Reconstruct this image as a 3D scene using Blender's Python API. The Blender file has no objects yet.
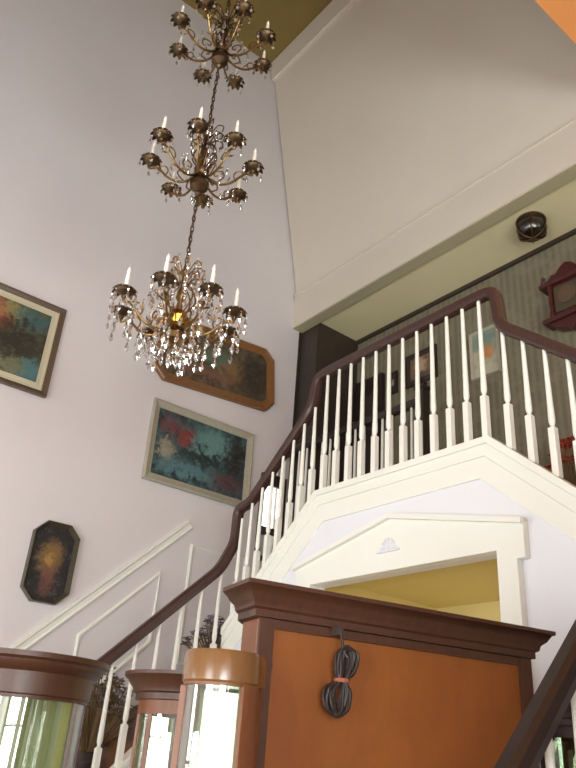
import bpy, bmesh, math, random
from mathutils import Vector, Matrix
random.seed(7)
S = bpy.context.scene
COL = S.collection
PI = math.pi
E = 1.5                                   # eye height above the foyer floor

# ------------------------------------------------------------------ materials
def lin(c):
    return tuple(((v/255)/12.92 if v/255 <= .04045 else ((v/255+.055)/1.055)**2.4) for v in c)
def newmat(name):
    m = bpy.data.materials.new(name); m.use_nodes = True
    nt = m.node_tree; nt.nodes.clear()
    out = nt.nodes.new('ShaderNodeOutputMaterial')
    return m, nt, out
def principled(nt, out, **kw):
    b = nt.nodes.new('ShaderNodeBsdfPrincipled')
    for k, v in kw.items(): b.inputs[k].default_value = v
    nt.links.new(b.outputs[0], out.inputs[0]); return b
def mix(nt, fac, a, b):
    n = nt.nodes.new('ShaderNodeMix'); n.data_type = 'RGBA'
    for i, v in ((0, fac), (6, a), (7, b)):
        if hasattr(v, 'is_output'): nt.links.new(v, n.inputs[i])
        else: n.inputs[i].default_value = v if i == 0 else (*v[:3], 1)
    return n.outputs[2]
def coords(nt, scale=(1,1,1), kind='Object'):
    t = nt.nodes.new('ShaderNodeTexCoord'); mp = nt.nodes.new('ShaderNodeMapping')
    mp.inputs['Scale'].default_value = scale
    nt.links.new(t.outputs[kind], mp.inputs[0]); return mp.outputs[0]
def noise(nt, vec, scale, detail=3, rough=.55, dist=0):
    n = nt.nodes.new('ShaderNodeTexNoise'); n.inputs['Scale'].default_value = scale
    n.inputs['Detail'].default_value = detail; n.inputs['Roughness'].default_value = rough
    n.inputs['Distortion'].default_value = dist
    nt.links.new(vec, n.inputs['Vector']); return n
def bump(nt, b, h, strength=.2, dist=.01):
    n = nt.nodes.new('ShaderNodeBump'); n.inputs['Strength'].default_value = strength
    n.inputs['Distance'].default_value = dist
    nt.links.new(h, n.inputs['Height']); nt.links.new(n.outputs[0], b.inputs['Normal'])
def math_(nt, op, a, b=None):
    n = nt.nodes.new('ShaderNodeMath'); n.operation = op
    for i, v in enumerate((a, b)):
        if v is None: continue
        if hasattr(v, 'is_output'): nt.links.new(v, n.inputs[i])
        else: n.inputs[i].default_value = v
    return n.outputs[0]
def paint(name, c, rough=.6, var=.05, scale=3):
    m, nt, out = newmat(name); b = principled(nt, out, Roughness=rough)
    v = coords(nt); n = noise(nt, v, scale)
    c = lin(c); d = tuple(x*(1-var) for x in c)
    nt.links.new(mix(nt, n.outputs[0], c, d), b.inputs['Base Color'])
    n2 = noise(nt, v, 220, 1); bump(nt, b, n2.outputs[0], .06, .002)
    return m
def wood(name, c1, c2, rough=.35, sc=(1.5, 1.5, 14), scale=4, coat=.2):
    m, nt, out = newmat(name); b = principled(nt, out, Roughness=rough)
    b.inputs['Coat Weight'].default_value = coat; b.inputs['Coat Roughness'].default_value = .2
    v = coords(nt, (sc[2], sc[1], sc[0])); n = noise(nt, v, scale, 5, .6, 1.2)
    nt.links.new(mix(nt, n.outputs[0], lin(c1), lin(c2)), b.inputs['Base Color'])
    bump(nt, b, n.outputs[0], .08, .004)
    return m
def metal(name, c, rough=.3, var=.3):
    m, nt, out = newmat(name); b = principled(nt, out, Roughness=rough, Metallic=1.0)
    n = noise(nt, coords(nt), 25, 3); c = lin(c)
    nt.links.new(mix(nt, n.outputs[0], c, tuple(x*(1-var) for x in c)), b.inputs['Base Color'])
    return m
def glass(name, tint=(225, 240, 228), boost=0.0, rough=.0):
    m, nt, out = newmat(name)
    tr = nt.nodes.new('ShaderNodeBsdfTransparent'); tr.inputs[0].default_value = (*lin(tint), 1)
    gl = nt.nodes.new('ShaderNodeBsdfGlossy'); gl.inputs['Roughness'].default_value = rough
    fr = nt.nodes.new('ShaderNodeLayerWeight'); fr.inputs[0].default_value = .5
    f = math_(nt, 'ADD', math_(nt, 'MULTIPLY', math_(nt, 'POWER', fr.outputs['Facing'], 4.0), .9), .06+boost)
    mx = nt.nodes.new('ShaderNodeMixShader'); nt.links.new(f, mx.inputs[0])
    nt.links.new(tr.outputs[0], mx.inputs[1]); nt.links.new(gl.outputs[0], mx.inputs[2])
    nt.links.new(mx.outputs[0], out.inputs[0]); return m
def emit(name, c, s):
    m, nt, out = newmat(name); e = nt.nodes.new('ShaderNodeEmission')
    e.inputs[0].default_value = (*lin(c), 1); e.inputs[1].default_value = s
    nt.links.new(e.outputs[0], out.inputs[0]); return m
def picture(name, w, h, bg1, bg2, blobs, scale=14, axes='YZ', rough=.45):
    """painted canvas: loose brush blobs in the canvas' own metres, centre at 0"""
    m, nt, out = newmat(name); b = principled(nt, out, Roughness=rough)
    v = coords(nt)
    n = noise(nt, v, scale, 4, .65)
    sx = nt.nodes.new('ShaderNodeSeparateXYZ'); nt.links.new(v, sx.inputs[0])
    ax = {'X': 0, 'Y': 1, 'Z': 2}
    u, t = sx.outputs[ax[axes[0]]], sx.outputs[ax[axes[1]]]
    n1 = noise(nt, v, 26, 5, .75)
    u = math_(nt, 'ADD', u, math_(nt, 'MULTIPLY', math_(nt, 'SUBTRACT', n1.outputs[0], .5), .7*min(w, h)))
    t = math_(nt, 'ADD', t, math_(nt, 'MULTIPLY', math_(nt, 'SUBTRACT', n.outputs[0], .5), .7*min(w, h)))
    rmp = nt.nodes.new('ShaderNodeMapRange'); rmp.inputs[1].default_value = .38; rmp.inputs[2].default_value = .62
    nt.links.new(n.outputs[0], rmp.inputs[0])
    col = mix(nt, rmp.outputs[0], lin(bg1), lin(bg2))
    for (cx, cy, rx, ry, c) in blobs:
        a = math_(nt, 'DIVIDE', math_(nt, 'SUBTRACT', u, cx*w), rx*w)
        d = math_(nt, 'DIVIDE', math_(nt, 'SUBTRACT', t, cy*h), ry*h)
        r = math_(nt, 'ADD', math_(nt, 'MULTIPLY', a, a), math_(nt, 'MULTIPLY', d, d))
        k = nt.nodes.new('ShaderNodeMapRange'); k.inputs[1].default_value = .2; k.inputs[2].default_value = 1.5
        k.inputs[3].default_value = .8; k.inputs[4].default_value = 0
        nt.links.new(r, k.inputs[0])
        col = mix(nt, k.outputs[0], col, lin(c))
    n3 = noise(nt, v, 30, 2, .6)
    k2 = nt.nodes.new('ShaderNodeMapRange'); k2.inputs[1].default_value = .55; k2.inputs[2].default_value = .75; k2.inputs[4].default_value = .10
    nt.links.new(n3.outputs[0], k2.inputs[0])
    col = mix(nt, k2.outputs[0], col, lin((190, 190, 170)))
    nt.links.new(col, b.inputs['Base Color']); bump(nt, b, n3.outputs[0], .15, .003)
    return m

M = {}
M['wall'] = paint('wall_paint', (226, 219, 219))
M['slope'] = paint('slope_paint', (222, 212, 196))
M['white'] = paint('white_trim_paint', (240, 238, 228), .4, .03)
M['wallmid'] = paint('stair_wall_paint', (232, 232, 236), .5, .03)
M['olive'] = paint('olive_ceiling_paint', (146, 124, 66), .7, .25, 2.5)
M['olivebeam'] = paint('olive_beam_paint', (84, 68, 30), .7, .25, 6)
M['orange'] = paint('orange_paint', (240, 160, 92), .6, .05)
M['yellow'] = paint('yellow_hall_paint', (224, 208, 146), .6, .05)
M['hallceil'] = paint('hall_ceiling_paint', (220, 210, 168), .7, .08)
M['hallbrown'] = wood('hall_brown_panel', (62, 48, 40), (44, 33, 27), .6)
M['dark'] = wood('dark_wood', (52, 36, 30), (30, 20, 17), .4)
M['rail'] = wood('handrail_wood', (80, 52, 44), (50, 32, 27), .4)
M['cab'] = wood('cabinet_wood', (132, 78, 44), (88, 48, 26), .45, coat=.05)
M['cabdark'] = wood('cabinet_dark_wood', (88, 52, 32), (52, 30, 20), .45, coat=.05)
M['ply'] = wood('plywood_back', (148, 84, 28), (118, 62, 18), .6, (1.2, 1.2, 3), 3, 0)
M['honey'] = wood('honey_wood', (128, 88, 46), (98, 64, 32), .25, (1, 1, 10), 4, .5)
M['redwood'] = wood('red_clock_wood', (88, 38, 36), (52, 22, 22), .35)
M['floor'] = wood('floor_boards', (120, 80, 50), (88, 56, 34), .35, (1, 12, 1), 3)
M['brass'] = metal('aged_brass', (150, 122, 78), .35)
M['bronze'] = metal('dark_bronze', (104, 84, 62), .45)
M['gold'] = metal('bright_gold', (214, 158, 60), .22)
M['goldwood'] = wood('gilt_frame', (150, 100, 54), (100, 64, 34), .4, (4, 4, 6), 8)
M['silverframe'] = wood('silvered_frame', (196, 190, 170), (142, 136, 118), .4, (4, 4, 6), 12)
M['bronzeframe'] = wood('bronze_frame', (112, 92, 70), (66, 50, 40), .4, (4, 4, 6), 12)
M['darkframe'] = wood('dark_gilt_frame', (92, 84, 60), (48, 42, 34), .35, (4, 4, 6), 10)
M['mat'] = paint('cream_mat', (206, 196, 168), .8)
M['candle'] = paint('candle_sleeve', (246, 242, 230), .4, .02)
M['glass'] = glass('cabinet_glass')
M['pane'] = glass('window_glass', (250, 252, 250))
M['cord'] = paint('brown_cord', (48, 34, 29), .55, .3, 60)
M['lining'] = paint('sage_lining', (190, 186, 148), .7, .1)
M['glassb'] = glass('bowed_glass', (240, 246, 236), .16)
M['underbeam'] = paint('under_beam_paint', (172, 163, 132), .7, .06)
M['maroon'] = wood('shaded_maroon_wood', (58, 28, 22), (36, 18, 15), .7, coat=0)  # extra dark: the cabinet's shade is put into its wood colour
M['tie'] = paint('copper_tie', (170, 100, 78), .5)
M['leaf'] = paint('dried_foliage', (120, 112, 100), .8, .5, 30)
M['leaf2'] = paint('brown_foliage', (126, 100, 62), .8, .4, 30)
M['lilac'] = paint('lilac_petal', (172, 160, 178), .8, .3, 40)
M['red'] = paint('red_petal', (196, 44, 34), .7, .3, 40)
M['pot'] = paint('dark_pot', (58, 46, 40), .5)
M['glow'] = emit('glow_pane', (255, 255, 255), 3.0)  # glow put into the pane itself, no opening behind it
m, nt, out = newmat('mirror'); g = nt.nodes.new('ShaderNodeBsdfGlossy'); g.inputs[0].default_value = (.74, .80, .70, 1)
g.inputs['Roughness'].default_value = .02; nt.links.new(g.outputs[0], out.inputs[0]); M['mirror'] = m
# cut crystal
m, nt, out = newmat('cut_crystal')
tr = nt.nodes.new('ShaderNodeBsdfTransparent'); tr.inputs[0].default_value = (.86, .86, .84, 1)
gl = nt.nodes.new('ShaderNodeBsdfGlossy'); gl.inputs['Roughness'].default_value = .03; gl.inputs[0].default_value = (1, 1, 1, 1)
mx = nt.nodes.new('ShaderNodeMixShader'); mx.inputs[0].default_value = .6
nt.links.new(tr.outputs[0], mx.inputs[1]); nt.links.new(gl.outputs[0], mx.inputs[2]); nt.links.new(mx.outputs[0], out.inputs[0]); M['crystal'] = m
# wallpaper
m, nt, out = newmat('hall_wallpaper'); b = principled(nt, out, Roughness=.8)
v = coords(nt); sx = nt.nodes.new('ShaderNodeSeparateXYZ'); nt.links.new(v, sx.inputs[0])
st = math_(nt, 'SINE', math_(nt, 'MULTIPLY', sx.outputs[0], 90.0))
n = noise(nt, v, 9, 4, .6)
k = nt.nodes.new('ShaderNodeMapRange'); k.inputs[1].default_value = -1; k.inputs[2].default_value = 1; nt.links.new(st, k.inputs[0])
c1 = mix(nt, k.outputs[0], lin((122, 115, 94)), lin((106, 99, 80)))
k3 = nt.nodes.new('ShaderNodeMapRange'); k3.inputs[1].default_value = .48; k3.inputs[2].default_value = .6; k3.inputs[4].default_value = .5; nt.links.new(n.outputs[0], k3.inputs[0])
nt.links.new(mix(nt, k3.outputs[0], c1, lin((132, 125, 103))), b.inputs['Base Color']); M['paper'] = m

# ------------------------------------------------------------------ mesh helper
class MB:
    def __init__(s): s.v = []; s.f = []; s.smooth = []
    def add(s, vs, fs, sm=False):
        o = len(s.v); s.v += [tuple(p) for p in vs]; s.f += [tuple(i+o for i in f) for f in fs]; s.smooth += [sm]*len(fs); return s
    def box(s, x0, x1, y0, y1, z0, z1):
        vs = [(x, y, z) for z in (z0, z1) for y in (y0, y1) for x in (x0, x1)]
        return s.add(vs, [(0,2,3,1),(4,5,7,6),(0,1,5,4),(2,6,7,3),(0,4,6,2),(1,3,7,5)])
    def prism(s, poly, axis, a, b):
        def P(u, w, t): return {'y': (u, t, w), 'x': (t, u, w), 'z': (u, w, t)}[axis]
        n = len(poly); vs = [P(u, w, a) for u, w in poly]+[P(u, w, b) for u, w in poly]
        return s.add(vs, [tuple(range(n))[::-1], tuple(range(n, 2*n))]+[(i, (i+1) % n, n+(i+1) % n, n+i) for i in range(n)])
    def tube(s, pts, r, n=10, closed=False, rs=None):
        prof = [(math.cos(2*PI*i/n), math.sin(2*PI*i/n)) for i in range(n)]
        return s.sweep(pts, [(r*a, r*b) for a, b in prof], closed=closed, scale=rs, sm=True)
    def sweep(s, pts, prof, side=None, closed=False, scale=None, sm=False):
        P = [Vector(p) for p in pts]; N = len(P); n = len(prof)
        T = []
        for i in range(N):
            a = P[(i-1) % N] if (closed or i) else P[i]; b = P[(i+1) % N] if (closed or i < N-1) else P[i]
            T.append((b-a).normalized())
        if side is None:
            side = T[0].cross(Vector((0, 0, 1)))
            if side.length < .05: side = Vector((1, 0, 0))
        sd = Vector(side); vs = []
        for i in range(N):
            sd = sd-T[i]*sd.dot(T[i]); sd.normalize(); up = sd.cross(T[i])
            k = scale[i] if scale else 1
            if 0 < i < N-1 or closed:                       # mitre
                d0 = (P[i]-P[i-1]).normalized(); d1 = (P[(i+1) % N]-P[i]).normalized()
                c = max(.35, math.cos(d0.angle(d1, 0)/2))
            for a, b in prof: vs.append(P[i]+sd*a*k+up*b*k)
        fs = []
        for i in range(N if closed else N-1):
            j = (i+1) % N
            for q in range(n): fs.append((i*n+q, i*n+(q+1) % n, j*n+(q+1) % n, j*n+q))
        s.add(vs, fs, sm)
        if not closed:
            o = len(s.v)-N*n
            s.f += [tuple(o+q for q in range(n))[::-1], tuple(o+(N-1)*n+q for q in range(n))]; s.smooth += [False, False]
        return s
    def lathe(s, prof, c=(0, 0, 0), n=16, axis='z'):
        vs = []
        for r, z in prof:
            for i in range(n):
                a = 2*PI*i/n; p = (r*math.cos(a), r*math.sin(a), z)
                if axis == 'y': p = (p[0], p[2], p[1])
                if axis == 'x': p = (p[2], p[0], p[1])
                vs.append((c[0]+p[0], c[1]+p[1], c[2]+p[2]))
        m = len(prof); fs = [(k*n+i, k*n+(i+1) % n, (k+1)*n+(i+1) % n, (k+1)*n+i) for k in range(m-1) for i in range(n)]
        s.add(vs, fs, True)
        o = len(s.v)-m*n
        s.f += [tuple(o+i for i in range(n))[::-1], tuple(o+(m-1)*n+i for i in range(n))]; s.smooth += [False, False]
        return s
    def loft(s, rings, cap=True, sm=False):
        n = len(rings[0]); vs = [p for r in rings for p in r]
        fs = [(k*n+i, k*n+(i+1) % n, (k+1)*n+(i+1) % n, (k+1)*n+i) for k in range(len(rings)-1) for i in range(n)]
        s.add(vs, fs, sm)
        if cap:
            o = len(s.v)-len(vs)
            s.f += [tuple(o+i for i in range(n))[::-1], tuple(o+(len(rings)-1)*n+i for i in range(n))]; s.smooth += [False, False]
        return s
    def mesh(s, name, mat):
        me = bpy.data.meshes.new(name); me.from_pydata(s.v, [], s.f); me.update()
        bm = bmesh.new(); bm.from_mesh(me); bmesh.ops.recalc_face_normals(bm, faces=bm.faces); bm.to_mesh(me); bm.free()
        for p, q in zip(me.polygons, s.smooth): p.use_smooth = q
        if any(s.smooth): me.set_sharp_from_angle(angle=math.radians(38))
        me.materials.append(mat); return me
    def build(s, name, mat, parent=None, loc=None, bevel=0, origin=None):
        if origin:
            s.v = [(x-origin[0], y-origin[1], z-origin[2]) for x, y, z in s.v]; loc = origin
        o = bpy.data.objects.new(name, s.mesh(name, mat)); COL.objects.link(o)
        if parent: o.parent = parent
        if loc: o.location = loc
        if bevel:
            b = o.modifiers.new('bevel', 'BEVEL'); b.width = bevel; b.segments = 2; b.limit_method = 'ANGLE'
        return o
def tag(o, label, cat, group=None, kind=None):
    o['label'] = label; o['category'] = cat
    if group: o['group'] = group
    if kind: o['kind'] = kind
    return o
def thing(name, label, cat, loc=(0, 0, 0), rot=(0, 0, 0), group=None):
    o = bpy.data.objects.new(name, None); COL.objects.link(o); o.empty_display_size = .1
    o.location = loc; o.rotation_euler = rot
    return tag(o, label, cat, group)
def struct(o, label, cat): o['kind'] = 'structure'; o['label'] = label; o['category'] = cat; return o
def copy(o, parent=None, loc=None, rot=None):
    c = o.copy(); COL.objects.link(c); c.parent = parent
    if loc is not None: c.location = loc
    if rot is not None: c.rotation_euler = rot
    return c
def rounded(pts, r, n=6):
    P = [Vector(p) for p in pts]; out = [P[0]]
    for i in range(1, len(P)-1):
        a, b, c = P[i-1], P[i], P[i+1]
        d0 = min(r, (a-b).length*.48); d1 = min(r, (c-b).length*.48)
        p0 = b+(a-b).normalized()*d0; p1 = b+(c-b).normalized()*d1
        for k in range(n+1):
            t = k/n; out.append(p0*(1-t)**2+b*2*t*(1-t)+p1*t*t)
    return out+[P[-1]]

# ------------------------------------------------------------------ camera
cam_d = bpy.data.cameras.new('camera'); cam = bpy.data.objects.new('camera', cam_d); COL.objects.link(cam); S.camera = cam
r = Vector((0.6328274, 0.77130199, 0.06799068)); u = Vector((0.31684873, -0.33808066, 0.88617625)); w = Vector((-0.70649584, 0.53925385, 0.45833276))
mt = Matrix((r, u, -w)).transposed().to_4x4(); mt.translation = (0, 0, E); cam.matrix_world = mt
cam_d.sensor_fit = 'VERTICAL'; cam_d.sensor_height = 36; cam_d.lens = 720.5/768*36; cam_d.clip_start = .02

# ------------------------------------------------------------------ room shell
XL, YB = -5.5, 4.95                 # left wall face, back wall of the upper hall
X0, X1 = -3.51, -2.12               # landing edge
Y3 = 3.0                            # wall under the landing
XN, XM = -4.45, -1.18               # handrail corners, left and right
ZT = 8.05+E                         # flat ceiling
ZB0, ZB1 = 4.285+E, 4.70+E           # beam
YBm = 4.20
struct(MB().box(-5.9, 2.9, -3.3, 5.3, -.1, 0).build('floor', M['floor']), 'brown boarded foyer floor', 'floor')
struct(MB().box(-5.7, XL, -3, 4.3, 0, 4.62+E).box(-5.7, XL-.02, -3, 4.3, 4.62+E, ZT).build('wall_left', M['wall']), 'tall pale lilac-white wall hung with paintings', 'wall')
def wall_holes(axis, a, b, lo, hi, z0, z1, holes):
    m = MB()
    def bx(l, h, zz0, zz1):
        if h-l > 1e-4 and zz1-zz0 > 1e-4:
            m.box(a, b, l, h, zz0, zz1) if axis == 'x' else m.box(l, h, a, b, zz0, zz1)
    cur = lo
    for (l, h, a0, a1) in sorted(holes):
        bx(cur, l, z0, z1); bx(l, h, z0, a0); bx(l, h, a1, z1); cur = h
    bx(cur, hi, z0, z1); return m
FW = [(-4.9, -3.9, .5, 2.3), (-3.3, -1.7, .4, 1.68), (-1.1, .7, .1, 2.6)]
RW = [(-2.6, -.5, .5, 2.7), (.2, 1.9, .5, 2.7)]
struct(wall_holes('y', -3.2, -3.0, -5.7, 2.8, 0, ZT, FW).build('wall_front', M['wall']), 'pale front wall with daylight windows behind the viewer', 'wall')
struct(wall_holes('x', 2.7, 2.9, -3.2, 5.2, 0, ZT, RW).build('wall_right', M['wall']), 'pale right wall with daylight windows', 'wall')
wn = 0
for axis, holes in (('y', FW), ('x', RW)):
    for (l, h, a0, a1) in holes:
        wn += 1; m = MB(); p = MB()
        def bx(q, l_, h_, z0_, z1_, d0, d1):
            q.box(l_, h_, d0, d1, z0_, z1_) if axis == 'y' else q.box(d0, d1, l_, h_, z0_, z1_)
        d0, d1 = (-3.12, -3.04) if axis == 'y' else (2.74, 2.82)
        for (aa, bb) in ((l, l+.06), (h-.06, h)): bx(m, aa, bb, a0, a1, d0, d1)
        for (aa, bb) in ((a0, a0+.06), (a1-.06, a1)): bx(m, l+.06, h-.06, aa, bb, d0, d1)
        n = 3 if h-l > 1.2 else 2
        for i in range(1, n): c = l+(h-l)*i/n; bx(m, c-.03, c+.03, a0+.06, a1-.06, d0, d1)
        c = (a0+a1)/2; bx(m, l+.06, h-.06, c-.015, c+.015, d0+.01, d1-.01)
        dm = (d0+d1)/2; bx(p, l+.05, h-.05, a0+.05, a1-.05, dm-.003, dm+.003)
        wo = struct(m.build('window_%d' % (wn+1), M['white']), 'white framed daylight window', 'window')
        p.build('window_pane', M['pane'], wo)
# ceiling with olive panels and darker ribs
struct(MB().box(-5.7, 2.9, -3.2, 3.56, ZT, ZT+.15).build('ceiling', M['olive']), 'olive flat ceiling high above the foyer', 'ceiling')
for i, x in enumerate((-4.2, -2.4)):
    struct(MB().box(x-.06, x+.06, -3.0, 3.3, ZT-.05, ZT-.001).build('trim_%d' % (i+1), M['olivebeam']), 'dark rib across the olive ceiling', 'ceiling trim')
# steep sloped panel above the beam + its top and edge mouldings
ysl = 3.55; zsl = ZT
struct(MB().prism([(YBm+.03, ZB1), (YBm+.25, ZB1), (YBm+.25, ZT+.15), (ysl, ZT+.15), (ysl, zsl)], 'x', XL, 2.7).build('wall_slope', M['slope']), 'large cream panel leaning inward above the landing beam', 'wall')
sd = Vector((0, ysl-(YBm+.03), zsl-ZB1)).normalized()
def on_slope(t, off): # t metres along the slope from the top
    n = Vector((0, -sd.z, sd.y)); p = Vector((0, ysl, zsl))-sd*t+n*off; return (p.y, p.z)
struct(MB().prism([on_slope(0, 0), on_slope(.0, .05), on_slope(.26, .05), on_slope(.28, .03), on_slope(.28, 0)], 'x', XL, 2.7).build('trim_3', M['slope'], None), 'cream moulding along the top of the leaning panel', 'trim')
struct(MB().box(XL, 2.7, YBm, YBm+.14, ZB0, ZB1).build('beam', M['slope']), 'wide white beam across the front of the upper hall', 'beam')
struct(MB().box(XL, 2.7, YBm-.012, YBm+.03, ZB1-.0, ZB1+.03).build('trim_4', M['slope']), 'thin bead along the top of the white beam', 'trim')
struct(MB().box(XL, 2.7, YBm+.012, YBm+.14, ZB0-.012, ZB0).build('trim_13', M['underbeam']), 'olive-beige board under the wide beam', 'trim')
# orange bulkhead overhead on the right
struct(MB().box(-1.55, 2.7, -3.0, 4.1, 4.6+E, 4.75+E).build('ceiling_soffit', M['orange']), 'orange painted soffit high over the right hand stair', 'ceiling')
# upper hall
ZF = 3.0
struct(MB().box(XL, 2.7, 4.09, YB, ZF-.2, ZF).box(X0, X1, 3.08, 4.09, ZF-.2, ZF).build('floor_upper', M['floor']), 'upper landing and hall floor', 'floor')
struct(MB().box(XL-.2, 2.7, YB, YB+.2, 0, 6.2).build('wall_back', M['paper']), 'beige striped wallpaper wall of the upper hall', 'wall')
struct(MB().box(XL-.2, 2.7, YBm+.14, YB+.1, 4.305+E, 4.4+E).build('ceiling_hall', M['hallceil']), 'beige ceiling of the upper hall', 'ceiling')
struct(MB().box(-5.7, XL-.01, 4.3, YB, 0, 4.305+E).box(XL-.01, -5.22, YBm+.14, YB, 0, 4.305+E).build('wall_hall_left', M['hallbrown']), 'dark brown panelled end wall of the upper hall', 'wall')
struct(MB().box(-5.22, 2.7, YB-.03, YB, 4.265+E, 4.305+E).build('trim_5', M['hallbrown']), 'dark picture moulding where wallpaper meets hall ceiling', 'trim')
dr = struct(MB().box(-5.18, -4.78, YB-.05, YB, ZF, 3.72+E).build('door_1', M['dark']), 'dark wooden door at the left end of the upper hall', 'door')
MB().box(-5.1, -4.86, YB-.065, YB-.05, ZF+.2, ZF+.9).box(-5.1, -4.86, YB-.065, YB-.05, ZF+1.05, ZF+2.0).build('door_panel', M['hallbrown'], dr)

# wall under the landing with the pedimented doorway
sl = .86
def zst(x):                          # stringer top height
    if x < X0: return 1.58+E-(X0-x)*sl
    if x > X1: return 1.58+E-(x-X1)*sl
    return 1.58+E
OX0, OX1, OZ = -3.49, -2.10, .96+E
poly = [(XN+.035, 0), (OX0, 0), (OX0, OZ), (OX1, OZ), (OX1, 0), (XM-.035, 0), (XM-.035, zst(XM-.035)-.02), (X1, zst(X1)-.02), (X0, zst(X0)-.02), (XN+.035, zst(XN+.035)-.02)]
struct(MB().prism(poly, 'y', 3.0, 3.08).build('wall_stair', M['wallmid']), 'white wall under the landing around the doorway', 'wall')
def band(d0, d1, y0, y1, name, lab):
    c = math.sqrt(1+sl*sl)
    def row(d): return [(XN, zst(XN)-d*c*.93), (X0-.0+d*.35, 1.58+E-d), (X1-d*.35, 1.58+E-d), (XM, zst(XM)-d*c*.93)]
    a, b = row(d0), row(d1)
    struct(MB().prism(a+b[::-1], 'y', y0, y1).build(name, M['white'], bevel=.004), lab, 'trim')
band(-.005, .035, 2.965, 3.09, 'trim_6', 'white cap along the landing edge under the balusters')
band(.035, .10, 2.978, 3.0, 'trim_7', 'upper white band of the landing fascia')
band(.10, .215, 2.986, 3.0, 'trim_8', 'lower white band of the landing fascia')
# door casing with ears and a low pediment
cas = [(OX0, 0), (OX0, OZ), (OX1, OZ), (OX1, 0), (-1.985, 0), (-1.985, .905+E), (-1.94, .905+E), (-1.94, 1.085+E), (-2.805, 1.265+E), (-3.64, 1.085+E), (-3.64, .905+E), (-3.605, .905+E), (-3.605, 0)]
ds = struct(MB().prism(cas, 'y', 2.955, 3.0).build('door_2', M['white'], bevel=.005), 'white pedimented door casing under the landing', 'door')
MB().prism([(-1.932, 1.065+E), (-1.932, 1.092+E), (-2.805, 1.283+E), (-3.648, 1.092+E), (-3.648, 1.065+E), (-2.805, 1.252+E)], 'y', 2.925, 2.96).build('pediment_moulding', M['white'], ds)
fan = MB()
fx, fz = -2.82, 1.075+E
for k in range(7):
    a = PI*(k+.5)/7; L = .065
    c = Vector((fx+math.cos(a)*L*.55, 2.952, fz+math.sin(a)*L*.62)); t = Vector((math.cos(a), 0, math.sin(a))); nrm = Vector((-t.z, 0, t.x))
    fan.loft([[tuple(c+t*(L*.5*math.cos(q))+nrm*(.011*math.sin(q))+Vector((0, -h, 0))) if s_ else tuple(c+t*(L*.5*math.cos(q))*.6+nrm*(.005*math.sin(q))+Vector((0, -h, 0))) for q in [2*PI*i/10 for i in range(10)]] for h, s_ in ((0, 1), (.012, 0))])
fan.box(fx-.085, fx+.085, 2.94, 2.955, fz-.012, fz)
fan.build('fan_ornament', M['wallmid'], ds)
# yellow back hall seen through the doorway
struct(MB().box(-3.7, -1.9, 4.30, 4.4, 0, 1.05+E).build('wall_yellow_back', M['yellow']), 'pale yellow wall of the passage behind the doorway', 'wall')
struct(MB().box(-3.7, -3.6, 3.08, 4.3, 0, 1.05+E).build('wall_yellow_left', M['yellow']), 'yellow side wall of the passage', 'wall')
struct(MB().box(-2.0, -1.9, 3.08, 4.3, 0, 1.05+E).build('wall_yellow_right', M['yellow']), 'yellow right side wall of the passage', 'wall')
struct(MB().box(-3.7, -1.9, 3.08, 4.4, 1.05+E, 1.15+E).build('ceiling_passage', M['yellow']), 'yellow ceiling of the passage behind the doorway', 'ceiling')

# ------------------------------------------------------------------ staircases
def rz(y): return .94*y-.05                       # handrail centre height on the lower flights
QZ = 1.95
def lower_flight(side):
    x_out = XL if side < 0 else 0.0
    xs = XN if side < 0 else XM
    lab = 'white closed-string staircase rising along the left wall' if side < 0 else 'white closed-string staircase on the right beside the cabinets'
    t = thing('staircase', lab, 'staircase', (xs, 0, 0))
    a, b = (x_out+.006, xs-.05) if side < 0 else (xs+.05, x_out-.006)
    y0 = .95; n = 9; dz = QZ/n; dy = (3.0-y0)/(n-1)
    for i in range(n-1):
        MB().box(a-xs, b-xs, y0+i*dy-.02, y0+(i+1)*dy, 0 if i == 0 else i*dz-.02, (i+1)*dz).build('step', M['floor'], t)
    MB().box(a-xs, b-xs, 3.0, 4.085, QZ-.2, QZ).build('quarter_landing', M['floor'], t)
    # closed string
    zs = lambda y: rz(y)-.80
    p = [(.9, 0), (3.08, 0), (3.08, zs(3.0)+.1), (3.0, zs(3.0)), (.9, max(.03, zs(.9)))]
    MB().prism(p, 'x', -.045, .03).build('string_panel', M['wallmid'], t)
    MB().prism([(.9, max(.03, zs(.9))), (3.0, zs(3.0)), (3.0, zs(3.0)+.04), (.9, zs(.9)+.07)], 'x', -.06, .05).build('string_cap', M['white'], t, bevel=.005)
    # upper flight treads
    s_ = -side
    xa, xb = (xs, X0) if side < 0 else (X1, xs)
    m_ = 5
    for i in range(m_-1):
        q0 = i/(m_-1); q1 = (i+1)/(m_-1)
        if side < 0: l, h = xs+(X0-xs)*q0, xs+(X0-xs)*q1
        else: l, h = xs-(xs-X1)*q1, xs-(xs-X1)*q0
        MB().box(l-xs, h-xs, 3.085, 4.085, QZ+(i+1)*.21-.1, QZ+(i+1)*.21).build('step', M['floor'], t)
lower_flight(-1); lower_flight(1)
struct(MB().box(XL, -3.71, 4.09, 4.2, 0, ZF-.2).build('wall_stair_back', M['wall']), 'wall behind the left quarter landing', 'wall')
struct(MB().box(0, .1, .8, 4.09, 0, 2.6).build('wall_stair_right', M['wall']), 'wall on the outer side of the right staircase', 'wall')

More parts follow.
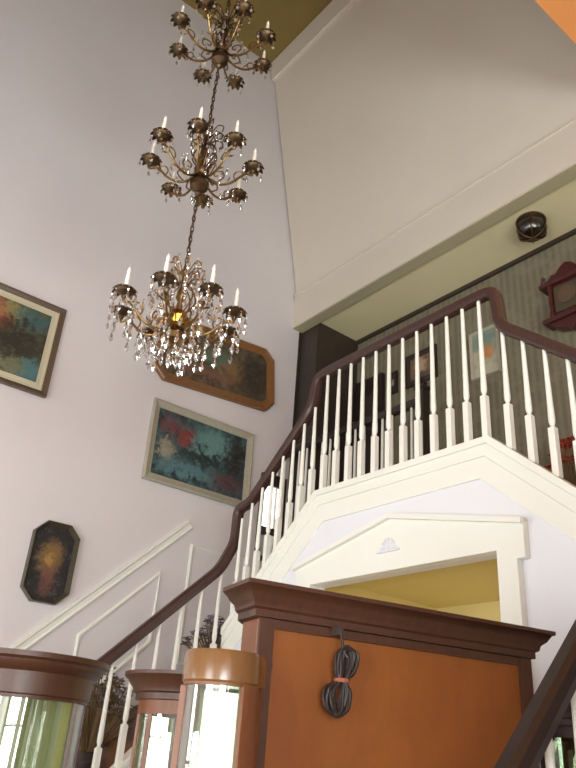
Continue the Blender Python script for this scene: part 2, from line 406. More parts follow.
# handrail profile (bread-loaf)
HP = [(-.030, -.035), (.030, -.035), (.036, -.008), (.032, .020), (.018, .034), (-.018, .034), (-.032, .020), (-.036, -.008)]
def baluster_mesh(h, block):
    m = MB(); w_ = .0175
    m.box(-w_, w_, -w_, w_, 0, block)
    m.lathe([(.0175, block), (.010, block+.012), (.0165, block+.03), (.0175, block+.05), (.0155, block+.12), (.0125, h-.15), (.0105, h)], n=10)
    return m.mesh('baluster', M['white'])
yb = 3.01
bal = thing('balustrade', 'white balusters under a brown handrail running up the left flight and across the landing', 'balustrade', (X0, yb, ZF))
O = Vector((X0, yb, ZF))
LZ = 2.497+E
path = [(XN, .95, rz(.95)), (XN, 2.90, rz(2.90)), (XN, yb, rz(yb)+.12), (XN, yb, 1.66+E), (-4.30, yb, 1.675+E), (-3.64, yb, zst(-3.64)+.775), (-3.585, yb, LZ-.01), (-3.40, yb, LZ), (X1-.06, yb, LZ+.005), (-2.035, yb, LZ), (-2.015, yb, zst(-2.0)+.76), (-1.90, yb, zst(-1.90)+.75), (-1.30, yb, zst(-1.30)+.75), (XM, yb, 1.66+E)]
pr = rounded(path, .07, 6)
MB().sweep([p-O for p in pr], HP, side=(1, 0, 0), sm=False).build('handrail', M['rail'], bal)
mesh_l = baluster_mesh(LZ-.03-(1.58+E), .26); nL = 12
for i in range(nL):
    x = -3.475+i*(1.325/(nL-1))
    o = bpy.data.objects.new('baluster', mesh_l); COL.objects.link(o); o.parent = bal; o.location = Vector((x, yb, 1.58+E))-O
mesh_f = baluster_mesh(.735, .26)
xs_ = [-3.595-.112*i for i in range(8)]+[-2.005+.122*i for i in range(7)]
for x in xs_:
    o = bpy.data.objects.new('baluster', mesh_f); COL.objects.link(o); o.parent = bal; o.location = Vector((x, yb, zst(x)))-O
mesh_d = baluster_mesh(.735, .24)
for i in range(13):
    y = 2.92-.147*i
    o = bpy.data.objects.new('baluster', mesh_d); COL.objects.link(o); o.parent = bal; o.location = Vector((XN, y, rz(y)-.775))-O
# right lower flight
O2 = Vector((XM, 1.0, 0))
b2 = thing('balustrade', 'dark handrail and balusters in the bottom right corner, nearest the viewer', 'balustrade', O2)
MB().sweep([Vector(p)-O2 for p in rounded([(XM, .95, rz(.95)-.01), (XM, 2.94, rz(2.94)-.01), (XM, 3.0, rz(3.0)+.06)], .05)], HP, side=(1, 0, 0)).build('handrail', M['dark'], b2)
for i in range(13):
    y = 2.86-.147*i
    o = bpy.data.objects.new('baluster', mesh_d); COL.objects.link(o); o.parent = b2; o.location = Vector((XM, y, rz(y)-.785))-O2
# guard at the back of the left flight
gy = 4.13
O3 = Vector((-3.56, gy, ZF))
b3 = thing('balustrade', 'short shaded balustrade behind the landing balusters with a dark rail and newel', 'balustrade', O3)
gz = 2.70+E
MB().sweep([Vector(p)-O3 for p in ((XL+.02, gy, gz), (-3.60, gy, gz))], HP, side=(0, -1, 0)).build('handrail', M['dark'], b3)
MB().box(-.04, .04, -.04, .04, 0, gz-ZF+.09).box(-.05, .05, -.05, .05, gz-ZF+.09, gz-ZF+.12).lathe([(.02, gz-ZF+.12), (.045, gz-ZF+.15), (.03, gz-ZF+.19), (.005, gz-ZF+.2)]).build('newel_post', M['dark'], b3)
mesh_g = baluster_mesh(gz-.03-ZF, .26)
for i in range(17):
    o = bpy.data.objects.new('baluster', mesh_g); COL.objects.link(o); o.parent = b3; o.location = Vector((-3.68-.112*i, gy, ZF))-O3

# left wall mouldings (stair panelling)
def strip(pts, prof, name, lab, closed=False):
    struct(MB().sweep(pts, prof, side=(1, 0, 0), closed=closed).build(name, M['white']), lab, 'trim')
CP = [(-.0, -.045), (.012, -.045), (.020, -.030), (.012, -.015), (.012, .012), (.024, .022), (.024, .045), (0, .045)]
PP = [(0, -.018), (.010, -.018), (.016, 0), (.010, .018), (0, .018)]
cz = lambda y: .955*y-1.30+E
strip([(XL, .75, cz(.75)), (XL, 3.22, cz(3.22))], CP, 'trim_9', 'white sloped chair rail moulding on the left stair wall')
pt = lambda y: .97*y-1.6+E
strip([(XL, 2.38, pt(2.38)-.55), (XL, 2.38, pt(2.38)), (XL, 2.99, pt(2.99)), (XL, 2.99, pt(2.99)-.55)], PP, 'trim_10', 'sloped white panel moulding on the stair wall', True)
strip([(XL, 1.5, pt(1.5)-.45), (XL, 1.5, pt(1.5)), (XL, 2.2, pt(2.2)), (XL, 2.2, pt(2.2)-.55)], PP, 'trim_11', 'lower sloped panel moulding on the stair wall', True)
strip([(XL, 3.27, .62+E), (XL, 3.27, 1.60+E), (XL, 3.86, 1.60+E), (XL, 3.86, .62+E)], PP, 'trim_12', 'upright panel moulding over the quarter landing', True)
# dark-framed glowing pane on the solid wall, added for a bright patch
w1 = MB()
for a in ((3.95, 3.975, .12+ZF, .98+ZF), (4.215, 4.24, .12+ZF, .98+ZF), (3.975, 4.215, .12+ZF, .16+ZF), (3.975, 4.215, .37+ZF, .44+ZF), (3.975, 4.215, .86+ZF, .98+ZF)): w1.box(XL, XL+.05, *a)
wo = struct(w1.build('window_1', M['dark']), 'small glowing pane in a dark frame behind the stair balusters', 'window')
MB().box(XL, XL+.015, 3.975, 4.215, .44+ZF, .86+ZF).build('window_pane', M['glow'], wo)
MB().box(XL, XL+.015, 3.975, 4.215, .16+ZF, .37+ZF).build('window_pane', M['pane'], wo)

# ------------------------------------------------------------------ pictures
def frame_ring(outer, inner, d0, d1, axis):
    """picture frame between two polygons with a raised outer lip"""
    m = MB(); n = len(outer)
    def P(p, d): return (d, p[0], p[1]) if axis == 'x' else (p[0], -d, p[1])
    mid = [((o[0]*.55+i[0]*.45), (o[1]*.55+i[1]*.45)) for o, i in zip(outer, inner)]
    rings = [[P(p, 0) for p in outer], [P(p, d1*.8) for p in outer], [P(p, d1) for p in [((o[0]*.8+i[0]*.2), (o[1]*.8+i[1]*.2)) for o, i in zip(outer, inner)]], [P(p, d1*.75) for p in mid], [P(p, d0+.006) for p in inner], [P(p, 0) for p in inner]]
    m.loft(rings, cap=False); o = len(m.v)-6*n
    m.f += [(o+i, o+(i+1) % n, o+5*n+(i+1) % n, o+5*n+i) for i in range(n)]; m.smooth += [False]*n
    return m
def rect(w_, h_, c=0):
    if not c: return [(-w_/2, -h_/2), (w_/2, -h_/2), (w_/2, h_/2), (-w_/2, h_/2)]
    return [(-w_/2+c, -h_/2), (w_/2-c, -h_/2), (w_/2, -h_/2+c), (w_/2, h_/2-c), (w_/2-c, h_/2), (-w_/2+c, h_/2), (-w_/2, h_/2-c), (-w_/2, -h_/2+c)]
def wall_picture(name, label, cat, loc, w_, h_, fw, fmat, cmat, axis='x', ch=0, matw=0, tilt=0, depth=.045, lean=.0, group=None):
    rot = (tilt, -lean, 0) if axis == 'x' else (0, tilt, 0)
    t = thing(name, label, cat, loc, rot, group)
    out_, inn = rect(w_, h_, ch), rect(w_-2*fw, h_-2*fw, max(0, ch-fw*.6) if ch else 0)
    frame_ring(out_, inn, .015, depth, axis).build('frame', fmat, t)
    k = inn
    if matw:
        k2 = rect(w_-2*fw-2*matw, h_-2*fw-2*matw); frame_ring(inn, k2, .008, .012, axis).build('mat', M['mat'], t)
    (MB().prism(k, 'x', .002, .012) if axis == 'x' else MB().prism(k, 'y', -.012, -.002)).build('canvas', cmat, t) if not matw else \
    (MB().prism(k2, 'x', .002, .011) if axis == 'x' else MB().prism(k2, 'y', -.011, -.002)).build('canvas', cmat, t)
    return t
pm = picture('flower_garden_canvas', .84, .70, (62, 62, 44), (92, 92, 66), [(-.06, .22, .14, .24, (176, 92, 76)), (.10, .34, .12, .12, (190, 166, 66)), (.3, .34, .3, .14, (62, 96, 98)), (.18, -.02, .32, .26, (44, 42, 38)), (.1, -.35, .4, .12, (120, 124, 96)), (.4, -.4, .12, .2, (70, 120, 130)), (-.3, -.1, .2, .12, (130, 110, 90))])
wall_picture('painting', 'framed garden painting with a cream mat at the left edge of the view', 'painting', (XL+.004, 1.19, 2.90+E), 1.0, .86, .045, M['bronzeframe'], pm, matw=.06, lean=.03)
pm = picture('teal_floral_canvas', 1.0, .64, (34, 48, 52), (70, 98, 100), [(-.19, .2, .10, .16, (136, 48, 46)), (-.36, .3, .1, .14, (120, 60, 66)), (.12, .24, .22, .22, (108, 150, 146)), (.38, .1, .14, .4, (40, 32, 36)), (-.38, -.1, .1, .16, (168, 158, 134)), (-.1, -.3, .36, .12, (92, 132, 136)), (.3, -.3, .2, .12, (96, 60, 62)), (.02, -.05, .18, .12, (28, 38, 34))])
wall_picture('painting', 'teal floral painting in a silvered frame above the stairs', 'painting', (XL+.004, 3.235, 2.445+E), 1.14, .78, .07, M['silverframe'], pm, lean=.03)
pm = picture('dark_landscape_canvas', 1.2, .5, (70, 56, 42), (96, 82, 60), [(-.34, .05, .14, .3, (132, 122, 98)), (0, .1, .16, .22, (84, 106, 92)), (.15, -.05, .14, .2, (130, 96, 60)), (.38, .0, .16, .5, (46, 36, 34)), (-.1, -.3, .3, .12, (124, 84, 70))])
wall_picture('painting', 'wide brown painting in a gilt frame with clipped corners behind the chandelier', 'painting', (XL+.004, 3.28, 3.44+E), 1.42, .72, .09, M['goldwood'], pm, ch=.11, tilt=math.radians(4.5), lean=.02)
pm = picture('dried_bouquet_canvas', .3, .54, (30, 30, 34), (44, 40, 40), [(0, .1, .3, .22, (140, 108, 60)), (-.1, .0, .28, .2, (122, 92, 56)), (0, -.2, .22, .16, (120, 76, 66)), (-.05, .02, .1, .1, (176, 136, 64)), (0, -.38, .18, .08, (100, 66, 52))], scale=22)
wall_picture('picture', 'small dark octagonal picture of a dried bouquet on the left wall', 'picture', (XL+.004, 2.035, 1.195+E), .37, .61, .03, M['darkframe'], pm, ch=.09, depth=.06)
yb_ = YB-.004
pm = picture('orange_flower_print', .3, .5, (180, 176, 150), (160, 158, 134), [(0, .3, .6, .24, (96, 128, 122)), (.05, .0, .24, .17, (196, 116, 44)), (0, -.36, .6, .12, (186, 180, 160))], axes='XZ')
wall_picture('picture', 'teal print with an orange flower on the upper hall wall', 'picture', (-3.485, yb_, 3.455+E), .31, .50, .018, M['silverframe'], pm, axis='y')
pm = picture('portrait_print', .3, .3, (120, 96, 76), (104, 82, 64), [(0, .05, .24, .3, (190, 160, 132)), (0, -.35, .4, .16, (70, 54, 46))], axes='XZ')
wall_picture('picture', 'square dark-framed picture with a pale centre on the upper hall wall', 'picture', (-4.265, yb_, 3.605+E), .41, .37, .06, M['dark'], pm, axis='y', depth=.03)
pm = picture('small_dark_print', .1, .2, (52, 44, 38), (40, 34, 30), [(0, .0, .2, .2, (170, 160, 150))], axes='XZ')
wall_picture('picture', 'tiny dark picture left of the square one in the upper hall', 'picture', (-4.655, yb_, 3.56+E), .13, .26, .02, M['dark'], pm, axis='y', depth=.02)

# wall clock
ck = thing('wall_clock', 'dark red carved wooden wall clock in the upper hall', 'clock', (-2.56, YB, 3.59+E))
MB().box(-.17, .17, -.11, 0, -.15, .17).build('case', M['redwood'], ck, bevel=.006)
MB().box(-.24, .24, -.15, 0, .17, .205).box(-.21, .21, -.13, 0, .205, .225).build('cornice', M['redwood'], ck, bevel=.006)
crest = [(-.23, .225), (.23, .225), (.215, .27), (.18, .26), (.15, .31), (.10, .30), (.06, .35), (0, .385), (-.06, .35), (-.10, .30), (-.15, .31), (-.18, .26), (-.215, .27)]
MB().prism(crest, 'y', -.09, -.05).build('crest', M['redwood'], ck, bevel=.008)
for sx_ in (-.21, .21): MB().lathe([(.014, .225), (.022, .245), (.012, .262), (.02, .285), (.004, .31)], (sx_, -.11, 0), 12).build('finial', M['redwood'], ck)
MB().box(-.24, .24, -.15, 0, -.19, -.15).prism([(-.2, -.19), (.2, -.19), (.13, -.25), (.05, -.27), (0, -.31), (-.05, -.27), (-.13, -.25)], 'y', -.12, -.01).build('base_bracket', M['redwood'], ck, bevel=.006)
MB().box(-.12, .12, -.118, -.108, -.11, .14).build('dial_panel', M['darkframe'], ck)
MB().lathe([(.085, 0), (.085, .006), (.07, .008), (.0, .008)], (0, -.126, .03), 24, 'y').build('dial', M['bronzeframe'], ck)
for sx_ in (-.15, .15): MB().lathe([(.018, -.15), (.024, -.12), (.014, -.08), (.018, .0), (.014, .1), (.024, .14), (.018, .17)], (sx_, -.125, 0), 12).build('column', M['redwood'], ck)

# flush ceiling light in the upper hall
cl = thing('ceiling_light', 'round dark metal and glass light on the upper hall ceiling', 'ceiling light', (-2.66, 4.56, 4.305+E))
MB().lathe([(.125, 0), (.13, -.02), (.11, -.035), (.06, -.035)], n=24).build('rim', M['bronze'], cl)
MB().lathe([(.10, -.03), (.125, -.06), (.13, -.10), (.115, -.145), (.08, -.175), (.0, -.19)], n=24).build('bowl', glass('amber_bowl_glass', (120, 100, 76), .06, .25), cl)
rb = MB()
for k in range(6):
    a = k*PI/3; rb.tube([(math.cos(a)*q*1.03, math.sin(a)*q*1.03, z*1.03) for q, z in ((.10, -.03), (.125, -.06), (.13, -.10), (.115, -.145), (.08, -.175), (.02, -.19))], .007, 6)
rb.build('rib', M['bronze'], cl); MB().lathe([(.004, -.232), (.018, -.22), (.014, -.205), (.03, -.192), (.0, -.185)], n=12).build('finial', M['bronze'], cl)

# ------------------------------------------------------------------ chandelier
cx, cy = -2.8, 1.41
ch = thing('chandelier', 'tall three-tier crystal and brass chandelier with white candles hanging on a chain', 'chandelier', (cx, cy, 2.0+E))
B0 = 2.0+E
right = Vector((.447, .894, 0)); toward = Vector((.894, -.447, 0))
def dirv(deg): a = math.radians(deg); return right*math.cos(a)+toward*math.sin(a)
ARM, CUP, CAN = {}, {}, {}
# arm along local +x : S curve rising to the cup
ap = [(.02, 0, -.02), (.06, 0, -.07), (.12, 0, -.095), (.19, 0, -.08), (.245, 0, -.035), (.28, 0, -.01), (.315, 0, -.02), (.32, 0, .0)]
def smooth(pts, k=5):
    P = [Vector(p) for p in pts]; out = []
    for i in range(len(P)-1):
        p0, p1, p2, p3 = P[max(i-1, 0)], P[i], P[i+1], P[min(i+2, len(P)-1)]
        for j in range(k):
            t = j/k; out.append(.5*((2*p1)+(p2-p0)*t+(2*p0-5*p1+4*p2-p3)*t*t+(3*p1-p0-3*p2+p3)*t**3))
    return out+[P[-1]]
ap = [(a*.906, b, c-.005) for a, b, c in ap]
am = MB().tube(smooth(ap), .007, 8)
am.tube(smooth([(.09, 0, -.09), (.13, 0, -.045), (.115, 0, -.005), (.075, 0, -.01), (.08, 0, -.04), (.098, 0, -.035)]), .0045, 6)
am.tube(smooth([(.2, 0, -.075), (.185, 0, -.03), (.205, 0, .0), (.235, 0, -.008), (.228, 0, -.03)]), .004, 6)
for (lx, lz, s_) in ((.15, -.085, 1), (.23, -.05, 1), (.06, -.07, -1)):        # small leaves on the arm
    for sgn in (-1, 1):
        am.loft([[(lx, 0, lz)]*4, [(lx+.012*s_, sgn*.012, lz+.014), (lx+.02*s_, sgn*.02, lz+.008), (lx+.014*s_, sgn*.02, lz+.004), (lx+.006*s_, sgn*.012, lz+.006)], [(lx+.022*s_, sgn*.034, lz+.02)]*4], sm=True)
arm_me = am.mesh('arm', M['brass'])
cup = MB().lathe([(.008, -.03), (.014, -.018), (.010, -.008), (.024, 0), (.044, .012), (.047, .018), (.03, .012), (.016, .012), (.018, .035), (.013, .04)], n=14)
for k in range(10):                                                             # petalled rim
    a = 2*PI*k/10; c_, s_ = math.cos(a), math.sin(a)
    def q(r_, t_, z_): return (c_*r_-s_*t_, s_*r_+c_*t_, z_)
    cup.loft([[q(.03, -.012, .006), q(.03, .012, .006), q(.03, .012, .01), q(.03, -.012, .01)], [q(.052, -.013, .018), q(.052, .013, .018), q(.052, .013, .021), q(.052, -.013, .021)], [q(.063, -.004, .004), q(.063, .004, .004), q(.063, .004, .007), q(.063, -.004, .007)]])
cup_me = cup.mesh('drip_cup', M['bronze'])
can_me = MB().lathe([(.0105, 0), (.0105, .085), (.009, .088), (.006, .09), (.0095, .105), (.007, .12), (.001, .138)], n=10).mesh('candle', M['candle'])
def drop_me(L, r_):
    m = MB(); n = 6
    m.loft([[(.0005*math.cos(2*PI*i/n), .0005*math.sin(2*PI*i/n), 0) for i in range(n)], [(r_*.45*math.cos(2*PI*i/n), r_*.45*math.sin(2*PI*i/n), -.006) for i in range(n)], [(.0008*math.cos(2*PI*i/n), .0008*math.sin(2*PI*i/n), -.013) for i in range(n)],
            [(r_*.55*math.cos(2*PI*i/n), r_*.55*math.sin(2*PI*i/n), -.013-L*.3) for i in range(n)], [(r_*math.cos(2*PI*i/n+.5), r_*math.sin(2*PI*i/n+.5), -.013-L*.68) for i in range(n)], [(r_*.1*math.cos(2*PI*i/n), r_*.1*math.sin(2*PI*i/n), -.013-L) for i in range(n)]])
    return m
d_big = drop_me(.062, .0135).mesh('crystal_drop', M['crystal']); d_sm = drop_me(.042, .010).mesh('crystal_drop', M['crystal'])
drops = []            # (position, big, weight)
def body(z, k=1.0, big=False):
    m = MB()
    m.lathe([(.004*k, -.19), (.02*k, -.175), (.012*k, -.155), (.05*k, -.13), (.055*k, -.10), (.03*k, -.07), (.018*k, -.05), (.04*k, -.03), (.045*k, .0), (.02*k, .02), (.014*k, .10), (.026*k, .12), (.022*k, .16), (.012*k, .19), (.011*k, .26), (.03*k, .275), (.012*k, .30), (.008*k, .34)], (0, 0, z), 16)
    return m
tiers = [(1.91, 20.6, True), (2.90, 11.3, False), (3.93, 29, False)]
for (tz, ph, bottom) in tiers:
    z = tz+E-B0
    body(z, 1.0).build('stem', M['brass'] if bottom else M['bronze'], ch)
    # upright scrolls around the stem
    sc = MB()
    for k in range(8):
        d = dirv(ph+22+45*k)
        pts = [(.02, .02), (.05, .06), (.075, .11), (.06, .17), (.025, .20), (.05, .25), (.09, .26), (.10, .22), (.08, .21)]
        sc.tube(smooth([d*a+Vector((0, 0, z+b)) for a, b in pts], 4), .0045, 6)
        pts = [(.02, .27), (.06, .33), (.10, .31), (.095, .27)]
        sc.tube(smooth([d*a+Vector((0, 0, z+b)) for a, b in pts], 4), .0035, 6)
    sc.build('scroll', M['brass'] if bottom else M['bronze'], ch)
    if bottom:
        MB().lathe([(.003, -.055), (.045, -.04), (.06, -.005), (.045, .03), (.003, .045)], (0, 0, z), 18).build('amber_ball', M['gold'], ch)
    for k in range(8):
        a_ = ph+45*k+random.uniform(-4, 4); d = dirv(a_); ang = math.atan2(d.y, d.x)
        ao = bpy.data.objects.new('arm', arm_me); COL.objects.link(ao); ao.parent = ch; ao.location = (0, 0, z); ao.rotation_euler = (0, 0, ang)
        co = bpy.data.objects.new('drip_cup', cup_me); COL.objects.link(co); co.parent = ao; co.location = (.29, 0, .02)
        no = bpy.data.objects.new('candle', can_me); COL.objects.link(no); no.parent = ao; no.location = (.29, 0, .045)
        tip = d*.29+Vector((0, 0, z+.02))
        nn = 6 if bottom else 4
        for q in range(nn):
            b_ = 2*PI*q/nn+.3*k; p = tip+Vector((math.cos(b_)*.058, math.sin(b_)*.058, .0))
            drops.append((p, bottom and q % 2 == 0, 3 if bottom else 1))
            if bottom: drops.append((p+Vector((0, 0, -.068 if q % 2 == 0 else -.05)), q % 2 == 0, 2.5))
        if bottom:
            for rr, zz in ((.24, -.06), (.17, -.10), (.10, -.09)):
                drops.append((d*rr+Vector((0, 0, z+zz)), True, 2.8)); drops.append((d*rr*.97+Vector((0, 0, z+zz-.07)), True, 2.6))
            d2 = dirv(a_+22)
            for rr, zz in ((.20, .02), (.14, .10), (.10, .25), (.085, .2), (.16, -.06), (.07, .36), (.10, .32), (.115, .14), (.18, .08), (.12, -.13), (.08, -.17), (.06, .30), (.13, .18)):
                drops.append((d2*rr+Vector((0, 0, z+zz)), random.random() < .6, 2.4))
        else:
            d2 = dirv(a_+22)
            for rr, zz in ((.12, .08), (.09, .24), (.13, -.09), (.07, .16), (.06, .31), (.17, -.03)): drops.append((d2*rr+Vector((0, 0, z+zz)), False, .8))
    if bottom:
        for q in range(3): drops.append((Vector((random.uniform(-.02, .02), random.uniform(-.02, .02), z-.19)), True, 3))
drops.sort(key=lambda t: -t[2])
for p, bg, _ in drops[:100]:
    o = bpy.data.objects.new('crystal_drop', d_big if bg else d_sm); COL.objects.link(o); o.parent = ch; o.location = p; o.rotation_euler = (0, 0, random.uniform(0, 6))
rest = MB()
for p, bg, _ in drops[100:]:
    q = drop_me(.062, .0135) if bg else drop_me(.042, .010)
    rest.add([(x+p[0], y+p[1], z_+p[2]) for x, y, z_ in q.v], q.f)
ro = rest.build('crystal_drop', M['crystal'], ch); ro['kind'] = 'stuff'
# chain : alternate links from each tier to the next and on to the ceiling
cm = MB()
def chain(z0, z1):
    n = int((z1-z0)/.034); 
    for i in range(n):
        zc = z0+(z1-z0)*(i+.5)/n; L = (z1-z0)/n*.68
        e = [(.009*math.cos(t), 0, L*math.sin(t)) if i % 2 else (0, .009*math.cos(t), L*math.sin(t)) for t in [2*PI*k/10 for k in range(10)]]
        cm.tube([(p[0], p[1], p[2]+zc) for p in e], .0032, 6, closed=True)
    cm.tube([(.006*math.cos(9*t), .006*math.sin(9*t), z0+(z1-z0)*t) for t in [k/60 for k in range(61)]], .003, 5)
for a, b in ((1.91+.34, 2.90-.19), (2.90+.34, 3.93-.19), (3.93+.34, 8.03)): chain(a+E-B0, b+E-B0)
cm.build('chain', M['bronze'], ch)
MB().lathe([(.012, -.07), (.03, -.05), (.075, -.015), (.08, 0)], (0, 0, 8.05+E-B0), 20).build('canopy', M['bronze'], ch)

# ------------------------------------------------------------------ display cabinets
def outline(w_, d, s_, n=28):
    """plan, counter-clockwise: flat back on y=0, short flat sides s_, bowed front reaching -d"""
    b = d-s_; R = (w_*w_/4+b*b)/(2*b); a0 = math.asin(min(1, (w_/2)/R))
    pts = [(w_/2, 0), (-w_/2, 0)]
    for i in range(n+1):
        a = -a0+2*a0*i/n; pts.append((R*math.sin(a), -s_-(R*math.cos(a)-(R-b))))
    return pts
def offset(pts, o):
    n = len(pts); out = []
    area2 = sum(pts[i][0]*pts[(i+1) % n][1]-pts[(i+1) % n][0]*pts[i][1] for i in range(n))
    if area2 < 0: o = -o
    for i in range(n):
        a, b, c = Vector(pts[i-1]), Vector(pts[i]), Vector(pts[(i+1) % n])
        def nr(p, q): t = (q-p).normalized(); return Vector((-t.y, t.x)) * (-1)
        n0, n1 = nr(a, b), nr(b, c); m_ = (n0+n1); k = max(.5, 1+n0.dot(n1)); out.append(tuple(b+m_*(o/k)))
    return out
def cabinet(name, label, loc, rot, w_, d, s_, H, mats, crown, back='mirror', rail_h=.07, stile=.05, plinth=.28, group=None, shelves=3, wood_from=None):
    t = thing(name, label, 'display cabinet', loc, (0, 0, rot), group)
    P = outline(w_, d, s_); W, D = mats
    def ring(o, z): return [(x, y, z) for x, y in offset(P, o)]
    MB().loft([ring(.02, 0), ring(.02, plinth*.3), ring(.01, plinth*.4), ring(0, plinth)]).build('base', W, t)
    c0 = crown[0][0]
    MB().loft([ring(o, H-z) for z, o in crown], sm=True).build('crown', D, t)
    zc = H-crown[0][0]
    # back panel
    MB().box(-w_/2+.02, w_/2-.02, -.016, -.004, plinth, zc).build('back_panel', M['ply'] if back == 'ply' else W, t)
    if back == 'cream': MB().box(-w_/2+.03, w_/2-.03, -.022, -.0165, plinth, zc).build('lining', M['lining'], t)
    if back == 'mirror': MB().box(-w_/2+.03, w_/2-.03, -.022, -.0165, plinth, zc).build('mirror', M['mirror'], t)
    # corner stiles, back and front
    for sx_ in (-1, 1):
        x0, x1 = sorted((sx_*(w_/2), sx_*(w_/2-stile)))
        MB().box(x0, x1, -s_, 0, plinth, zc).build('stile', W, t, bevel=.004)
    F = P[2:]                                                    # front arc
    def ribbon(z0, z1, th, inset, i0=0, i1=None):
        pts = F[i0:i1]; m = MB(); ins = offset(P, -inset)[2:][i0:i1]; inn = offset(P, -inset-th)[2:][i0:i1]
        ringv = []
        for (ox, oy), (ix, iy) in zip(ins, inn): ringv.append([(ox, oy, z0), (ox, oy, z1), (ix, iy, z1), (ix, iy, z0)])
        m.loft(ringv, sm=True); return m
    ribbon(zc-rail_h, zc, .022, .001).build('top_rail', W, t)
    ribbon(plinth, plinth+.06, .022, .001).build('bottom_rail', W, t)
    g_ = ribbon(plinth+.06, zc-rail_h, .004, .008); g_.smooth = [True]*len(g_.smooth)
    g_.build('curved_glass', M['glassb'], t)
    if wood_from: ribbon(plinth, zc, .02, -.004, wood_from).build('front_board', W, t)
    for f_ in (5, 23) if not wood_from else (1,):                                            # slim bars framing the bowed door
        a = Vector(offset(P, -.004)[2:][f_]); MB().box(a.x-.008, a.x+.008, a.y-.006, a.y+.012, plinth+.06, zc-rail_h).build('door_bar', W, t)
    inn = offset(P, -.03)
    for k in range(shelves):
        z = plinth+(zc-plinth)*(k+1)/(shelves+1)
        MB().prism([(x, min(y, -.03)) for x, y in inn], 'z', z, z+.006).build('shelf', M['glass'], t)
    return t
CROWN = [(.095, .002), (.092, .016), (.072, .016), (.066, .026), (.05, .03), (.036, .046), (.016, .058), (.012, .068), (.0, .068)]
# large hutch with its plywood back to the stairs
hd = Vector((-1.46+1.71, 2.37-1.22, 0)); hw = hd.length
hn = Vector((hd.y, -hd.x, 0)).normalized()
hc = Vector((-1.71, 1.22, 0))+hd*.5-hn*.068
hrot = math.atan2(-hn.x, hn.y)
hut = cabinet('display_cabinet', 'large brown cabinet with a plain orange-brown back panel and a heavy crown', (hc.x, hc.y, 0), hrot, hw-.136, .40, .11, 1.95, (M['cab'], M['cabdark']), CROWN, back='ply', rail_h=.08, stile=.045)
fm = MB(); Wd = hw-.136
for a in (-1, 1):
    x0, x1 = sorted((a*(Wd/2-.003), a*(Wd/2-.05))); fm.box(x0, x1, -.003, .012, .28, 1.855)
fm.box(-Wd/2+.05, Wd/2-.05, -.003, .008, 1.83, 1.855)
fm.build('back_frame', M['cabdark'], hut)
MB().box(Wd/2-.055, Wd/2+.025, -.13, .006, 1.715, 1.735).box(Wd/2-.05, Wd/2+.014, -.122, .004, 1.70, 1.715).build('post_capital', M['cabdark'], hut)
# power cord bundled on the back
hx = Vector((hd.x, hd.y, 0)).normalized()
kp = Vector((-1.648, 1.505, 1.85))+hn*-.052+Vector((hd.x, hd.y, 0)).normalized()*.028
cd = thing('power_cord', 'coiled brown power cord hanging on the orange-brown cabinet back', 'cord', tuple(kp))
def L3(a, b, c): return hx*a+hn*b+Vector((0, 0, c))
MB().sweep([L3(-.002, .0, -.005), L3(-.002, .035, -.005)], [(-.011, -.013), (.011, -.013), (.011, .013), (-.011, .013)]).build('hook', M['pot'], cd)
cm = MB(); cm.tube(smooth([L3(0, .03, 0), L3(.004, .036, -.03), L3(.008, .04, -.06), L3(.02, .045, -.08)]), .0045, 7)
for k in range(14):
    w1_ = .006+.0026*k; ph_ = random.uniform(-.006, .006); dpt = .028+.004*(k % 4)
    top, bot, mid = -.046-random.uniform(0, .012), -.242+random.uniform(0, .016), -.145
    lo = [(.022+ph_, top), (.022+w1_, top-.018), (.018+w1_*.9, top-.06), (.010+w1_*.35, mid), (.0+w1_*1.0, bot+.06), (-.005+w1_*.9, bot+.018), (-.005, bot), (-.005-w1_, bot+.02), (-.004-w1_*1.05, bot+.065), (.006-w1_*.35, mid), (.018-w1_*.8, top-.06), (.022-w1_*.8, top-.016)]
    pts = smooth([L3(a, dpt+.004*math.sin(i*2+k), c) for i, (a, c) in enumerate(lo)]+[L3(lo[0][0], dpt, lo[0][1])], 4)[:-1]
    cm.tube(pts, .0046, 6, closed=True)
cm.build('cord_coil', M['cord'], cd)
MB().tube([L3(.008+.019*math.cos(t), .034+.016*math.sin(t), -.143) for t in [2*PI*i/14 for i in range(14)]], .006, 6, closed=True).build('cord_tie', M['tie'], cd)
# small bow-front curio in front of the hutch's left end
SM = [(.006, .0), (.004, .004), (.0, .004)]
SMC = [(.10, .0), (.10, .012), (.03, .014), (.02, .02), (.0, .02)]
def rot_for(n): return math.atan2(n[0], -n[1])              # local -y (front) looks along n
cabinet('display_cabinet', 'narrow bow-front glass cabinet with a honey wood rail beside the orange-brown back', (-1.655, 1.14, 0), rot_for((.66, -.75)), .19, .15, .045, 1.722, (M['cab'], M['honey']), [(.075, .0), (.07, .004), (.01, .004), (.0, .0)], rail_h=.006, stile=.04, wood_from=22)
cabinet('display_cabinet', 'small glass cabinet with a dark flared crown between the two bow-front ones', (-2.58, 1.66, 0), rot_for((.86, -.5)), .46, .26, .06, 1.745, (M['cab'], M['cabdark']), CROWN, rail_h=.045)
cabinet('display_cabinet', 'wide bow-front glass cabinet with a dark crown in the bottom left corner', (-3.33, 1.23, 0), rot_for((.93, -.37)), .56, .34, .08, 1.80, (M['cabdark'], M['cabdark']), [(.155, .002), (.15, .008), (.07, .012), (.06, .026), (.045, .045), (.03, .05), (.02, .066), (.0, .066)], rail_h=.012, back='cream')
cabinet('display_cabinet', 'dark glass cabinet seen behind the near handrail on the right', (-1.59, 2.74, 0), rot_for((.5, -.866)), .44, .22, .06, 1.755, (M['maroon'], M['maroon']), CROWN, rail_h=.035)

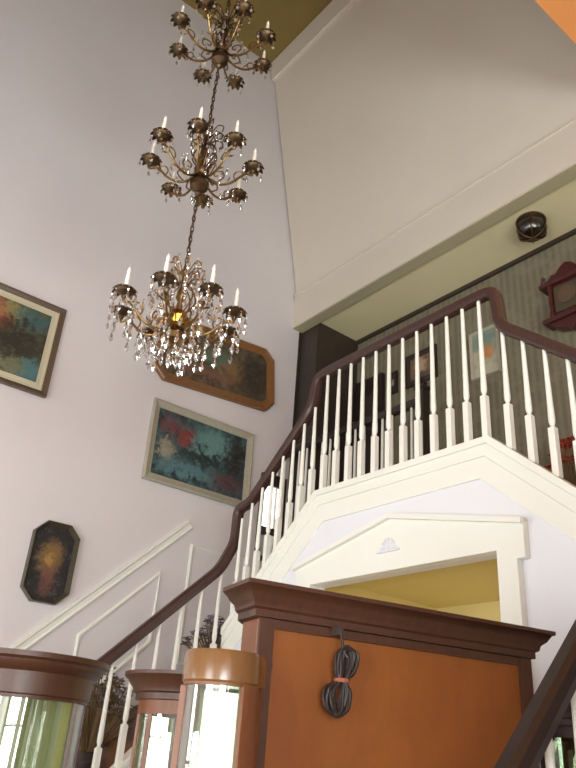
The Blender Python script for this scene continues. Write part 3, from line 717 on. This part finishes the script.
# ------------------------------------------------------------------ flowers
def arrangement(name, label, loc, h, rad, mats, n, pot_h=.14):
    t = thing(name, label, 'flowers', loc)
    MB().lathe([(.05, 0), (.07, .02), (.085, pot_h*.6), (.06, pot_h*.95), (.065, pot_h), (.05, pot_h)], n=16).build('vase', M['pot'], t)
    st = MB(); fl = [MB() for _ in mats]
    for i in range(n):
        a = random.uniform(0, 2*PI); k = random.random()**.6
        tip = Vector((math.cos(a)*rad*k, math.sin(a)*rad*k, pot_h+(h-pot_h)*(1-.55*k*k)*random.uniform(.6, 1)))
        st.tube([(math.cos(a)*.02, math.sin(a)*.02, pot_h*.8), tuple(tip*.55+Vector((0, 0, .05))), tuple(tip)], .003, 5)
        m_ = fl[i % len(fl)]
        for p in range(6):
            b_ = p*PI/3; dv = Vector((math.cos(b_), math.sin(b_), random.uniform(-.2, .6))).normalized(); sd_ = dv.cross(Vector((0, 0, 1))).normalized()
            L = random.uniform(.025, .045)
            m_.loft([[tuple(tip)]*4, [tuple(tip+dv*L*.5+sd_*L*.3), tuple(tip+dv*L*.5+Vector((0, 0, .006))), tuple(tip+dv*L*.5-sd_*L*.3), tuple(tip+dv*L*.5-Vector((0, 0, .004)))], [tuple(tip+dv*L)]*4], sm=True)
    st.build('stem', M['leaf2'], t)
    for m_, mm in zip(fl, mats): o = m_.build('blossom', mm, t); o['kind'] = 'stuff'
arrangement('flower_arrangement', 'grey dried flowers in a vase on the stair landing behind the balusters', (-5.02, 3.30, QZ+.001), .52, .24, [M['leaf'], M['lilac']], 110)
arrangement('flower_arrangement', 'lilac and brown dried flowers on the stairs between two cabinets', (-4.95, 2.36, 1.301), .68, .3, [M['leaf2'], M['lilac'], M['leaf']], 170)
arrangement('flower_arrangement', 'red flowers in the upper hall at the right edge of the view', (-2.62, 4.68, ZF), .80, .2, [M['red']], 60, .3)

# ------------------------------------------------------------------ light
wd = bpy.data.worlds.new('world'); S.world = wd; wd.use_nodes = True
bg = wd.node_tree.nodes['Background']; bg.inputs[0].default_value = (.86, .92, 1.0, 1); bg.inputs[1].default_value = .5
def area(name, loc, rot, sx_, sy_, power, col):
    l = bpy.data.lights.new(name, 'AREA'); l.shape = 'RECTANGLE'; l.size = sx_; l.size_y = sy_; l.energy = power; l.color = col
    o = bpy.data.objects.new(name, l); COL.objects.link(o); o.location = loc; o.rotation_euler = rot; return o
PW = 88
for (l, h, a0, a1) in FW:
    area('window_daylight', ((l+h)/2, -3.25, (a0+a1)/2), (PI/2, 0, 0), h-l, a1-a0, PW*.6*(h-l)*(a1-a0), (.95, .97, 1.0))
for (l, h, a0, a1) in RW:
    area('window_daylight', (2.95, (l+h)/2, (a0+a1)/2), (PI/2, 0, PI/2), h-l, a1-a0, PW*(h-l)*(a1-a0), (.95, .97, 1.0))
def point(name, loc, p, col, rad=.08):
    l = bpy.data.lights.new(name, 'POINT'); l.energy = p; l.color = col; l.shadow_soft_size = rad
    o = bpy.data.objects.new(name, l); COL.objects.link(o); o.location = loc; return o
point('passage_lamp', (-2.9, 3.75, 1.5), 5, (1, .78, .45))
point('foyer_fill', (-2.75, 2.2, 1.25), 1.6, (1, .86, .6))  # unseen warm fill, added to brighten the landing fascia
point('hall_lamp', (-.6, 4.5, 5.0), 8, (1, .86, .62))

S.view_settings.view_transform = 'Standard'; S.view_settings.look = 'None'
S.view_settings.exposure = 0.0; S.view_settings.gamma = 1.0; S.view_settings.use_curve_mapping = False
S.cycles.use_denoising = True
S.cycles.max_bounces = 10; S.cycles.diffuse_bounces = 5; S.cycles.transparent_max_bounces = 16
